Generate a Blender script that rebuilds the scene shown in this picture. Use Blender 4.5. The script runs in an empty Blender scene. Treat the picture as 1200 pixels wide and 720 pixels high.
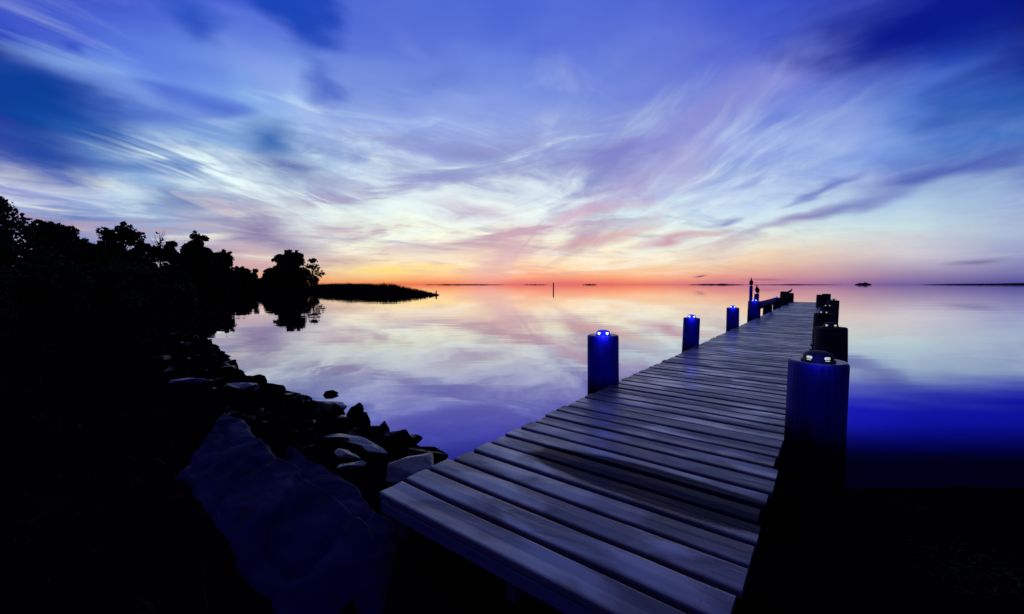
import bpy, bmesh, math, random
import numpy as np
from mathutils import Vector, Matrix, noise as mnoise

scene = bpy.context.scene
col = scene.collection
R = math.radians
random.seed(7)

# ------------------------------------------------------------------ camera frame
F = 483.0                      # focal length in pixels of a 1200 wide frame
HY = 334.0                     # row of the horizon
WATER = 0.0
DECK = 0.70                    # deck top above water
CAM = DECK + 1.20              # eye height above water
S0, S1 = 1.38, 35.2              # ends of the deck along the pier
NL, NR = -2.03, -0.235           # its two edges
PITCH, GAP, TH = 0.198, 0.031, 0.036
PA = R(37.5)                   # heading of the pier
DV = Vector((math.sin(PA), math.cos(PA), 0))
NV = Vector((math.cos(PA), -math.sin(PA), 0))


def P(s, n, z=0.0):
    """pier coordinates (along, across) to world"""
    v = DV * s + NV * n
    return Vector((v.x, v.y, z))


def gp(px, py, z=0.0):
    """ground point at height z seen at a pixel"""
    D = (CAM - z) * F / (py - HY)
    return Vector(((px - 600) / F * D, D, z))


def dp(px, D, z=0.0):
    return Vector(((px - 600) / F * D, D, z))


def s2l(c):
    out = []
    for v in c:
        v = v / 255.0
        out.append(v / 12.92 if v <= 0.04045 else ((v + 0.055) / 1.055) ** 2.4)
    return tuple(out)


# ------------------------------------------------------------------ tagging
def tag(o, label=None, cat=None, group=None, kind=None):
    if label: o['label'] = label
    if cat: o['category'] = cat
    if group: o['group'] = group
    if kind: o['kind'] = kind
    return o


def empty(name, loc, rz=0.0):
    o = bpy.data.objects.new(name, None)
    o.empty_display_size = 0.2
    o.location = loc
    o.rotation_euler = (0, 0, rz)
    col.objects.link(o)
    return o


def link(name, me, mat, parent=None, smooth=False):
    o = bpy.data.objects.new(name, me)
    col.objects.link(o)
    if mat: me.materials.append(mat)
    if smooth:
        me.polygons.foreach_set('use_smooth', [True] * len(me.polygons))
    if parent: o.parent = parent
    return o


def from_bm(name, bm, mat, parent=None, smooth=False):
    me = bpy.data.meshes.new(name)
    bm.normal_update()
    bm.to_mesh(me); bm.free()
    return link(name, me, mat, parent, smooth)


def copy_tree(o, parent=None):
    c = o.copy(); col.objects.link(c); c.parent = parent
    for ch in list(o.children):
        copy_tree(ch, c)
    return c


# ------------------------------------------------------------------ node helpers
class NT:
    def __init__(self, tree):
        self.t = tree; self.n = tree.nodes; self.l = tree.links
        self.n.clear()

    def new(self, typ, **kw):
        nd = self.n.new(typ)
        for k, v in kw.items(): setattr(nd, k, v)
        return nd

    def put(self, sock, v):
        if isinstance(v, bpy.types.NodeSocket): self.l.new(v, sock)
        else:
            if hasattr(sock, 'default_value'):
                if sock.type == 'RGBA' and len(v) == 3: v = (*v, 1)
                sock.default_value = v

    def math(self, op, a, b=None, c=None, clamp=False):
        nd = self.new('ShaderNodeMath', operation=op, use_clamp=clamp)
        self.put(nd.inputs[0], a)
        if b is not None: self.put(nd.inputs[1], b)
        if c is not None: self.put(nd.inputs[2], c)
        return nd.outputs[0]

    def vmath(self, op, a, b=None, scale=None):
        nd = self.new('ShaderNodeVectorMath', operation=op)
        self.put(nd.inputs[0], a)
        if b is not None: self.put(nd.inputs[1], b)
        if scale is not None: self.put(nd.inputs['Scale'], scale)
        return nd.outputs['Value'] if op in ('LENGTH', 'DOT_PRODUCT', 'DISTANCE') else nd.outputs[0]

    def comb(self, x, y, z):
        nd = self.new('ShaderNodeCombineXYZ')
        for i, v in enumerate((x, y, z)): self.put(nd.inputs[i], v)
        return nd.outputs[0]

    def sep(self, v):
        nd = self.new('ShaderNodeSeparateXYZ'); self.put(nd.inputs[0], v)
        return nd.outputs

    def mapr(self, v, a, b, c=0.0, d=1.0, interp='LINEAR'):
        nd = self.new('ShaderNodeMapRange', interpolation_type=interp)
        nd.clamp = True
        for i, x in enumerate((v, a, b, c, d)): self.put(nd.inputs[i], x)
        return nd.outputs[0]

    def mix(self, f, a, b, blend='MIX'):
        nd = self.new('ShaderNodeMix', data_type='RGBA', blend_type=blend)
        self.put(nd.inputs[0], f); self.put(nd.inputs[6], a); self.put(nd.inputs[7], b)
        return nd.outputs[2]

    def ramp(self, f, stops, interp='LINEAR'):
        nd = self.new('ShaderNodeValToRGB')
        cr = nd.color_ramp; cr.interpolation = interp
        while len(cr.elements) > 1: cr.elements.remove(cr.elements[0])
        for i, (p, c) in enumerate(stops):
            e = cr.elements[0] if i == 0 else cr.elements.new(p)
            e.position = p
            e.color = (*c, 1) if len(c) == 3 else c
        self.put(nd.inputs[0], f)
        return nd.outputs[0]

    def noise(self, v, scale, detail=3, rough=0.5, dist=0.0, color=False):
        nd = self.new('ShaderNodeTexNoise')
        self.put(nd.inputs['Vector'], v)
        nd.inputs['Scale'].default_value = scale
        nd.inputs['Detail'].default_value = detail
        nd.inputs['Roughness'].default_value = rough
        nd.inputs['Distortion'].default_value = dist
        return nd.outputs['Color' if color else 'Fac']

    def mapping(self, v, loc=(0, 0, 0), rot=(0, 0, 0), sc=(1, 1, 1), typ='POINT'):
        nd = self.new('ShaderNodeMapping', vector_type=typ)
        self.put(nd.inputs['Vector'], v)
        nd.inputs['Location'].default_value = loc
        nd.inputs['Rotation'].default_value = rot
        nd.inputs['Scale'].default_value = sc
        return nd.outputs[0]


def material(name):
    m = bpy.data.materials.new(name); m.use_nodes = True
    t = NT(m.node_tree)
    return m, t


def principled(t, base, rough=0.6, spec=0.5, metal=0.0, bump=None, bstr=0.3, bdist=0.02, coat=0.0):
    b = t.new('ShaderNodeBsdfPrincipled')
    t.put(b.inputs['Base Color'], base)
    t.put(b.inputs['Roughness'], rough)
    t.put(b.inputs['Specular IOR Level'], spec)
    t.put(b.inputs['Metallic'], metal)
    t.put(b.inputs['Coat Weight'], coat)
    if bump is not None:
        bn = t.new('ShaderNodeBump')
        bn.inputs['Strength'].default_value = bstr
        bn.inputs['Distance'].default_value = bdist
        t.put(bn.inputs['Height'], bump)
        t.l.new(bn.outputs[0], b.inputs['Normal'])
    o = t.new('ShaderNodeOutputMaterial')
    t.l.new(b.outputs[0], o.inputs[0])
    return b


def tc(t, which='Object'):
    return t.new('ShaderNodeTexCoord').outputs[which]


# ------------------------------------------------------------------ sky (world nodes, by direction)
def azel(px, py):
    az = math.atan((px - 600) / F)
    el = math.atan((HY - py) / F * math.cos(az))
    return az, el


def build_world():
    w = bpy.data.worlds.new('World'); scene.world = w
    w.use_nodes = True
    t = NT(w.node_tree)
    d = tc(t, 'Generated')
    x, y, z = t.sep(d)
    az = t.math('ARCTAN2', x, y)
    el = t.math('ARCSINE', z)
    elp = t.math('MAXIMUM', el, 0.0)
    base = t.comb(az, el, 0.0)
    # cloud-plane coordinates: parallel bands converge on the afterglow
    zz = t.math('ADD', t.math('MAXIMUM', z, 0.0), 0.07)
    cx = t.math('DIVIDE', x, zz); cy = t.math('DIVIDE', y, zz)
    plane = t.comb(cx, cy, 0.0)
    # streak fields
    st1 = t.noise(t.mapping(plane, rot=(0, 0, R(62)), sc=(1.35, 0.85, 1), typ='TEXTURE'), 1.0, 7, 0.60, 1.0)
    st2 = t.noise(t.mapping(plane, loc=(3.1, 7.7, 0), rot=(0, 0, R(35)), sc=(1.7, 0.75, 1), typ='TEXTURE'), 1.0, 7, 0.62, 0.8)
    stL = t.noise(t.mapping(base, loc=(1.3, 0, 2.2), rot=(0, 0, R(-12)), sc=(0.26, 0.043, 1), typ='TEXTURE'), 1.0, 6, 0.60, 1.1)
    stR = t.noise(t.mapping(base, loc=(-4.3, 2.0, 5.2), rot=(0, 0, R(19)), sc=(0.30, 0.045, 1), typ='TEXTURE'), 1.0, 6, 0.60, 0.9)
    stH = t.noise(t.mapping(base, loc=(0.3, 5.0, 1.2), sc=(0.20, 0.028, 1), typ='TEXTURE'), 1.0, 6, 0.60, 0.9)
    sR = t.mapr(az, R(-6), R(12), 0.0, 1.0, 'SMOOTHSTEP')
    st3 = t.math('ADD', t.math('MULTIPLY', stL, t.math('SUBTRACT', 1.0, sR)), t.math('MULTIPLY', stR, sR))
    lowH = t.mapr(el, 0.10, 0.17, 1.0, 0.0, 'SMOOTHSTEP')
    st3 = t.math('ADD', t.math('MULTIPLY', st3, t.math('SUBTRACT', 1.0, lowH)), t.math('MULTIPLY', stH, lowH))
    big = t.noise(t.mapping(plane, loc=(5.5, 1.7, 0), rot=(0, 0, R(40)), sc=(1.5, 0.9, 1), typ='TEXTURE'), 1.0, 2, 0.5, 0.6)
    # domain warp
    # (two scalar noises per warp: colour-to-vector links would overflow the shader stack)
    def nvec(sc, lo=0.0):
        return t.comb(t.noise(t.mapping(base, loc=(lo, 0, 0.0), sc=sc), 1.0, 3, 0.5), t.noise(t.mapping(base, loc=(lo, 0, 7.3), sc=sc), 1.0, 3, 0.5), 0.5)
    wn = nvec((3.0, 7.0, 1))
    wf = nvec((9.0, 30.0, 1))
    fade = t.mapr(el, 0.0, 0.16, 0.12, 1.0)
    off = t.vmath('MULTIPLY', t.vmath('SUBTRACT', wn, (0.5, 0.5, 0.5)), (0.30, 0.15, 0))
    off = t.vmath('ADD', off, t.vmath('MULTIPLY', t.vmath('SUBTRACT', wf, (0.5, 0.5, 0.5)), (0.10, 0.030, 0)))
    off = t.vmath('SCALE', off, scale=fade)
    wv = t.vmath('ADD', base, off)
    waz, wel, _ = t.sep(wv)
    half = t.math('DIVIDE', wel, math.pi / 2)

    cols = [
        (-60, [(334, 60, 55, 110), (250, 90, 95, 170), (210, 110, 118, 195), (170, 50, 55, 165), (100, 12, 40, 150), (40, 18, 45, 160), (0, 45, 65, 185)]),
        (0, [(334, 150, 130, 170), (250, 125, 132, 195), (212, 152, 158, 218), (188, 105, 115, 198), (150, 58, 60, 172), (100, 25, 55, 165), (50, 45, 75, 190), (0, 55, 72, 195)]),
        (150, [(334, 200, 170, 180), (285, 140, 145, 195), (250, 155, 178, 220), (220, 130, 158, 215), (180, 95, 130, 208), (140, 100, 135, 215), (108, 130, 160, 230), (60, 92, 118, 220), (0, 65, 85, 205)]),
        (300, [(334, 235, 160, 110), (310, 215, 180, 180), (280, 190, 175, 195), (250, 185, 190, 218), (220, 195, 210, 238), (180, 148, 178, 228), (140, 142, 172, 230), (100, 115, 145, 225), (50, 90, 112, 215), (0, 72, 92, 208)]),
        (450, [(334, 228, 105, 75), (328, 247, 165, 100), (317, 250, 222, 155), (302, 250, 234, 200), (280, 228, 226, 222), (250, 205, 212, 232), (220, 185, 192, 226), (180, 152, 162, 220), (140, 138, 155, 224), (100, 110, 130, 216), (50, 86, 106, 212), (0, 75, 95, 206)]),
        (600, [(334, 222, 115, 115), (327, 246, 158, 130), (315, 250, 206, 170), (300, 248, 224, 200), (282, 240, 225, 212), (258, 215, 210, 224), (220, 182, 178, 216), (180, 157, 163, 221), (140, 136, 150, 224), (100, 114, 134, 220), (50, 90, 110, 215), (0, 80, 100, 210)]),
        (750, [(334, 228, 115, 105), (328, 250, 158, 120), (315, 251, 210, 165), (298, 246, 228, 202), (280, 230, 230, 225), (258, 205, 216, 236), (220, 175, 187, 230), (190, 150, 160, 222), (150, 130, 140, 216), (100, 106, 120, 214), (50, 90, 105, 210), (0, 75, 95, 205)]),
        (900, [(334, 196, 125, 152), (326, 222, 158, 152), (308, 238, 200, 170), (284, 224, 224, 220), (260, 205, 216, 232), (230, 178, 192, 232), (200, 152, 166, 226), (150, 116, 130, 216), (100, 100, 110, 210), (50, 76, 90, 202), (0, 55, 75, 196)]),
        (1050, [(334, 115, 95, 158), (322, 160, 138, 175), (302, 205, 195, 208), (272, 195, 210, 225), (245, 170, 190, 226), (215, 125, 138, 208), (180, 112, 138, 220), (140, 86, 116, 208), (100, 35, 70, 182), (50, 14, 44, 165), (0, 10, 30, 150)]),
        (1190, [(334, 70, 65, 145), (322, 115, 110, 172), (300, 150, 152, 198), (270, 165, 176, 212), (240, 148, 164, 212), (212, 65, 90, 180), (160, 20, 90, 186), (120, 18, 62, 165), (80, 5, 30, 140), (40, 0, 10, 118), (0, 0, 2, 100)]),
    ]
    prev = None; prev_az = None
    for px, stops in cols:
        rs = []
        for (py, r, g, b) in stops:
            rs.append((max(0.0, azel(px, py)[1]) / (math.pi / 2), s2l((r, g, b))))
        last = stops[-1][1:]
        top = azel(px, 0)[1] / (math.pi / 2)
        k = s2l(last)
        q = 0.12 + 0.88 * max(0.0, min(1.0, (1150 - px) / 330))      # clouded overhead, clear and dark to the right
        rs.append((top + 0.07, tuple(v * (0.55 + 0.40 * q) for v in k)))
        rs.append((top + 0.19, (0.02 + 0.13 * q, 0.02 + 0.14 * q, 0.10 + 0.32 * q)))
        rs.append((0.92, (0.085, 0.085, 0.22)))
        c = t.ramp(half, rs)
        a = math.atan((px - 600) / F)
        if prev is None: prev = c
        else: prev = t.mix(t.mapr(waz, prev_az, a), prev, c)
        prev_az = a
    sky = prev

    cnt = {'n': 0}

    def blob(p0, p1, th, rgb, alpha, streak=None, lo=0.35, hi=0.6, soft=1.0):
        nonlocal sky
        # every few clouds the inputs are tied to the colour so far: this keeps the shader compiler from
        # working out all the masks at once, which overflows its stack
        if cnt['n'] % 5 == 0:
            sp = t.new('ShaderNodeSeparateColor'); t.put(sp.inputs[0], sky)
            cnt['e'] = t.math('MULTIPLY', sp.outputs[0], 1e-7)
            cnt['v'] = t.vmath('ADD', wv, t.comb(cnt['e'], cnt['e'], 0.0))
        cnt['n'] += 1
        wv_ = cnt['v']
        if streak is not None: streak = t.math('ADD', streak, cnt['e'])
        a0, e0 = azel(*p0); a1, e1 = azel(*p1)
        cxm, cym = (a0 + a1) / 2, (e0 + e1) / 2
        L = math.hypot(a1 - a0, e1 - e0) / 2
        ang = math.atan2(e1 - e0, a1 - a0)
        cpx, cpy = (p0[0] + p1[0]) / 2, (p0[1] + p1[1]) / 2
        dth = abs(azel(cpx, cpy - th / 2)[1] - azel(cpx, cpy + th / 2)[1]) / 2
        m = t.mapping(wv_, loc=(cxm, cym, 0), rot=(0, 0, ang), sc=(L * 1.25, dth * 1.4, 1), typ='TEXTURE')
        r = t.vmath('LENGTH', m)
        f = t.mapr(r, 1.0, 1.0 - soft, 0.0, alpha, 'SMOOTHSTEP')
        if streak is not None:
            f = t.math('MULTIPLY', f, t.mapr(streak, lo, hi, 0.0, 1.0, 'SMOOTHSTEP'))
        sky = t.mix(f, sky, s2l(rgb))

    # thin high cloud everywhere: pale wisps and mauve wisps
    gate = t.mapr(el, 0.02, 0.10, 0.0, 1.0)
    gate2 = t.mapr(el, 0.50, 0.24, 0.16, 1.0)
    gl = t.math('MULTIPLY', gate, gate2)
    rightclear = t.math('MULTIPLY', t.mapr(az, R(22), R(40), 1.0, 0.2), t.math('SUBTRACT', 1.0, t.math('MULTIPLY', t.mapr(az, R(2), R(16)), t.mapr(el, 0.20, 0.32, 0.0, 0.8))))
    gl = t.math('MULTIPLY', gl, rightclear)
    sky = t.mix(t.math('MULTIPLY', gl, t.mapr(st1, 0.50, 0.68, 0.0, 0.62)), sky, s2l((228, 234, 248)))
    sky = t.mix(t.math('MULTIPLY', gl, t.mapr(st2, 0.50, 0.68, 0.0, 0.55)), sky, s2l((102, 116, 184)))

    low = t.math('MULTIPLY', t.mapr(el, 0.25, 0.10, 0.0, 1.0), t.mapr(el, 0.008, 0.04, 0.0, 1.0))
    low = t.math('MULTIPLY', low, t.mapr(az, R(16), R(32), 1.0, 0.15))
    sky = t.mix(t.math('MULTIPLY', low, t.mapr(st3, 0.50, 0.68, 0.0, 0.80)), sky, s2l((252, 242, 226)))
    sky = t.mix(t.math('MULTIPLY', low, t.mapr(st3, 0.47, 0.30, 0.0, 0.70)), sky, s2l((190, 150, 170)))
    # cirrus fanning out of the afterglow
    wsoft = nvec((2.0, 3.0, 1), 4.0)
    wb = t.vmath('ADD', base, t.vmath('MULTIPLY', t.vmath('SUBTRACT', wsoft, (0.5, 0.5, 0.5)), (0.26, 0.14, 0)))
    az2, el2, _ = t.sep(wb)
    fa = t.math('SUBTRACT', az2, azel(560, 300)[0]); fe = t.math('ADD', el2, 0.05)
    phi = t.math('ARCTAN2', fe, fa)
    lr = t.math('LOGARITHM', t.math('ADD', t.math('SQRT', t.math('ADD', t.math('MULTIPLY', fa, fa), t.math('MULTIPLY', fe, fe))), 0.05), 2.718)
    fan = t.noise(t.comb(t.math('MULTIPLY', phi, 4.2), t.math('MULTIPLY', lr, 1.3), 3.3), 1.0, 6, 0.58, 0.25)
    fan2 = t.noise(t.comb(t.math('MULTIPLY', phi, 6.5), t.math('MULTIPLY', lr, 1.5), 9.1), 1.0, 6, 0.58, 0.25)
    fg = t.math('MULTIPLY', t.mapr(el, 0.03, 0.10), t.mapr(el, 0.46, 0.24))
    fg = t.math('MULTIPLY', fg, t.math('MULTIPLY', t.mapr(phi, R(72), R(42)), t.mapr(az, R(44), R(30))))
    sky = t.mix(t.math('MULTIPLY', fg, t.mapr(fan2, 0.48, 0.66, 0.0, 0.55, 'SMOOTHSTEP')), sky, s2l((226, 232, 246)))
    sky = t.mix(t.math('MULTIPLY', fg, t.mapr(fan, 0.48, 0.66, 0.0, 0.72, 'SMOOTHSTEP')), sky, t.mix(t.mapr(el, 0.06, 0.22), s2l((196, 152, 168)), s2l((122, 122, 196))))
    # blotchy mauve cloud over the middle of the water
    bl = t.noise(t.mapping(base, loc=(0.7, 0.33, 6.1), rot=(0, 0, R(7)), sc=(0.34, 0.082, 1), typ='TEXTURE'), 1.0, 7, 0.58, 0.7)
    bg_ = t.math('MULTIPLY', t.mapr(el, 0.05, 0.11), t.mapr(el, 0.40, 0.26))
    bg_ = t.math('MULTIPLY', bg_, t.math('MULTIPLY', t.mapr(az, R(-34), R(-20)), t.mapr(az, R(26), R(8))))
    sky = t.mix(t.math('MULTIPLY', bg_, t.mapr(bl, 0.50, 0.36, 0.0, 0.60, 'SMOOTHSTEP')), sky, s2l((232, 236, 248)))
    sky = t.mix(t.math('MULTIPLY', bg_, t.mapr(bl, 0.49, 0.62, 0.0, 0.85, 'SMOOTHSTEP')), sky, t.mix(t.mapr(el, 0.08, 0.24), s2l((192, 150, 172)), s2l((134, 130, 196))))
    hi = t.mapr(el, 0.16, 0.36, 0.0, 1.0, 'SMOOTHSTEP')
    hiR = t.math('MULTIPLY', hi, t.mapr(az, R(24), R(42), 1.0, 0.15))
    sky = t.mix(t.math('MULTIPLY', hiR, t.mapr(big, 0.44, 0.30, 0.0, 0.75, 'SMOOTHSTEP')), sky, s2l((52, 78, 200)))
    sky = t.mix(t.math('MULTIPLY', hiR, t.mapr(big, 0.52, 0.68, 0.0, 0.55, 'SMOOTHSTEP')), sky, s2l((150, 162, 232)))
    # --- left: heavy blue-navy bank and pale wedge
    blob((-120, 60), (60, 75), 70, (0, 24, 138), 0.95, None)
    blob((-60, 100), (150, 150), 60, (0, 50, 150), 0.9, None)
    blob((-90, 105), (190, 162), 135, (0, 56, 150), 0.97, None, soft=0.8)
    blob((-60, 165), (180, 215), 50, (10, 58, 156), 0.85, None)
    blob((-40, 140), (70, 175), 60, (50, 46, 165), 0.35, None)
    blob((60, 140), (270, 210), 46, (10, 74, 164), 0.95, st3, 0.26, 0.5)
    blob((120, 205), (300, 225), 22, (50, 98, 182), 0.85, st3, 0.28, 0.5)
    blob((60, 40), (115, 60), 24, (42, 66, 192), 0.75, None)
    blob((20, 50), (250, 135), 46, (132, 158, 230), 0.55, None)
    blob((210, 22), (300, 48), 58, (40, 76, 190), 0.9, None)
    blob((370, -40), (384, 85), 92, (22, 64, 180), 0.95, None, soft=0.8)
    blob((375, 85), (425, 150), 48, (58, 84, 192), 0.75, None)
    blob((130, 236), (310, 266), 24, (72, 104, 176), 0.75, st3, 0.30, 0.5)
    blob((420, 118), (600, 92), 46, (84, 104, 206), 0.6, st1, 0.30, 0.56)
    # white wisps left of centre
    blob((170, 185), (420, 265), 76, (232, 238, 252), 0.95, st3, 0.43, 0.58)
    blob((60, 232), (240, 250), 22, (196, 208, 236), 0.75, st3, 0.4, 0.6)
    blob((200, 200), (400, 235), 26, (232, 240, 252), 0.8, st3, 0.38, 0.6)
    blob((290, 110), (420, 170), 26, (196, 212, 242), 0.65, st3, 0.4, 0.6)
    blob((330, 150), (520, 190), 30, (205, 212, 240), 0.55, st3, 0.4, 0.62)
    blob((255, 146), (380, 196), 60, (64, 102, 178), 0.97, st3, 0.24, 0.42)
    blob((265, 200), (385, 226), 50, (88, 106, 176), 0.95, st3, 0.26, 0.46)
    blob((20, 245), (150, 270), 16, (62, 96, 176), 0.7, st3, 0.3, 0.55)
    blob((225, 252), (400, 296), 46, (136, 120, 170), 0.95, st3, 0.30, 0.52)
    blob((300, 232), (460, 228), 26, (140, 136, 192), 0.65, st3, 0.36, 0.56)
    blob((340, 300), (470, 306), 15, (196, 150, 150), 0.75, st3, 0.34, 0.55)
    blob((400, 316), (545, 312), 11, (252, 216, 120), 0.85, st3, 0.36, 0.55)
    blob((380, 262), (560, 285), 26, (248, 244, 236), 0.7, st3, 0.42, 0.6)
    # centre
    blob((400, 196), (650, 226), 36, (146, 142, 202), 0.8, st3, 0.36, 0.58)
    blob((470, 240), (620, 262), 26, (184, 160, 196), 0.65, st3, 0.36, 0.58)
    blob((540, 334), (640, 262), 40, (212, 168, 186), 0.62, st3, 0.25, 0.5)
    blob((600, 285), (760, 225), 26, (206, 164, 190), 0.8, st2, 0.30, 0.55)
    blob((640, 262), (860, 150), 46, (182, 158, 208), 0.6, st2, 0.30, 0.6)
    blob((560, 300), (600, 332), 60, (216, 170, 176), 0.25, stH, 0.3, 0.5)
    blob((650, 200), (800, 165), 28, (116, 114, 196), 0.85, st3, 0.28, 0.5)
    blob((700, 195), (980, 70), 60, (140, 128, 206), 0.55, None)
    blob((640, 296), (780, 268), 14, (214, 160, 170), 0.7, st3, 0.34, 0.55)
    blob((600, 250), (700, 236), 16, (234, 238, 248), 0.7, st3, 0.36, 0.56)
    blob((470, 140), (640, 160), 46, (172, 180, 234), 0.5, st1, 0.38, 0.62)
    blob((460, 60), (700, 40), 50, (76, 92, 208), 0.5, st1, 0.36, 0.6)
    # right: long dark streaks
    blob((730, 294), (860, 262), 15, (196, 140, 164), 0.85, st3, 0.28, 0.5)
    blob((850, 272), (1000, 236), 15, (146, 126, 180), 0.8, None)
    blob((900, 258), (1100, 222), 17, (104, 104, 184), 0.75, None)
    blob((1000, 226), (1240, 200), 26, (70, 84, 176), 0.8, None)
    blob((900, 238), (1050, 196), 12, (98, 108, 192), 0.8, None)
    blob((810, 262), (860, 246), 11, (120, 122, 190), 0.75, None)
    blob((720, 240), (860, 210), 26, (212, 220, 242), 0.6, st3, 0.38, 0.6)
    blob((830, 212), (920, 184), 14, (140, 140, 208), 0.6, None)
    blob((1090, 309), (1180, 303), 9, (116, 112, 160), 0.8, st3, 0.25, 0.5)
    blob((812, 326), (832, 325), 2.6, (92, 72, 110), 0.9, None)
    blob((870, 330), (930, 331), 3, (150, 90, 130), 0.6, None)
    blob((920, 70), (1250, -20), 130, (0, 16, 132), 0.88, None)
    blob((1040, 150), (1260, 110), 60, (10, 76, 172), 0.6, None)

    # balance of the whole cloud deck
    gm = t.new('ShaderNodeGamma'); t.put(gm.inputs[0], sky); gm.inputs[1].default_value = 1.03
    sky = t.mix(1.0, gm.outputs[0], t.mix(t.mapr(el, 0.02, 0.16), (1.0, 1.02, 1.0), (1.10, 1.22, 1.06)), 'MULTIPLY')
    # behind the viewer: deep blue night side
    back = t.ramp(half, [(0.0, (0.010, 0.010, 0.15)), (0.12, (0.009, 0.010, 0.22)), (0.4, (0.012, 0.013, 0.14)), (0.92, (0.085, 0.085, 0.22))])
    absaz = t.math('ABSOLUTE', az)
    sky = t.mix(t.mapr(absaz, R(56), R(100), 0.0, 1.0, 'SMOOTHSTEP'), sky, back)
    # below the horizon
    sky = t.mix(t.mapr(el, -0.02, -0.004, 1.0, 0.0), sky, (0.004, 0.004, 0.012))

    ns = t.new('ShaderNodeTexSky'); ns.sky_type = 'NISHITA'; ns.sun_disc = False
    ns.sun_elevation = R(0.5); ns.sun_rotation = SUN_AZ
    bg1 = t.new('ShaderNodeBackground'); t.put(bg1.inputs[0], ns.outputs[0]); bg1.inputs[1].default_value = 0.004
    bg2 = t.new('ShaderNodeBackground'); t.put(bg2.inputs[0], sky); bg2.inputs[1].default_value = 1.0
    add = t.new('ShaderNodeAddShader'); t.l.new(bg1.outputs[0], add.inputs[0]); t.l.new(bg2.outputs[0], add.inputs[1])
    out = t.new('ShaderNodeOutputWorld'); t.l.new(add.outputs[0], out.inputs[0])
    w.cycles.sampling_method = 'MANUAL'; w.cycles.sample_map_resolution = 1024


SUN_AZ = math.atan((565 - 600) / F)
build_world()

# last of the afterglow: a very weak warm low sun
sl = bpy.data.lights.new('sun', 'SUN'); sl.energy = 0.0015; sl.angle = R(40); sl.color = (1.0, 0.62, 0.42)
so = bpy.data.objects.new('sun', sl); col.objects.link(so)
so.rotation_euler = Vector((-math.sin(SUN_AZ), -math.cos(SUN_AZ), -0.03)).to_track_quat('-Z', 'Y').to_euler()

# ------------------------------------------------------------------ camera
cam = bpy.data.cameras.new('camera'); co = bpy.data.objects.new('camera', cam); col.objects.link(co)
cam.sensor_width = 36; cam.lens = F / 1200 * 36
cam.clip_start = 0.05; cam.clip_end = 30000
co.location = (0, 0, CAM)
co.rotation_euler = (R(90) - math.atan(26 / F), 0, 0)
scene.camera = co

# ------------------------------------------------------------------ materials
M = {}


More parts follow.
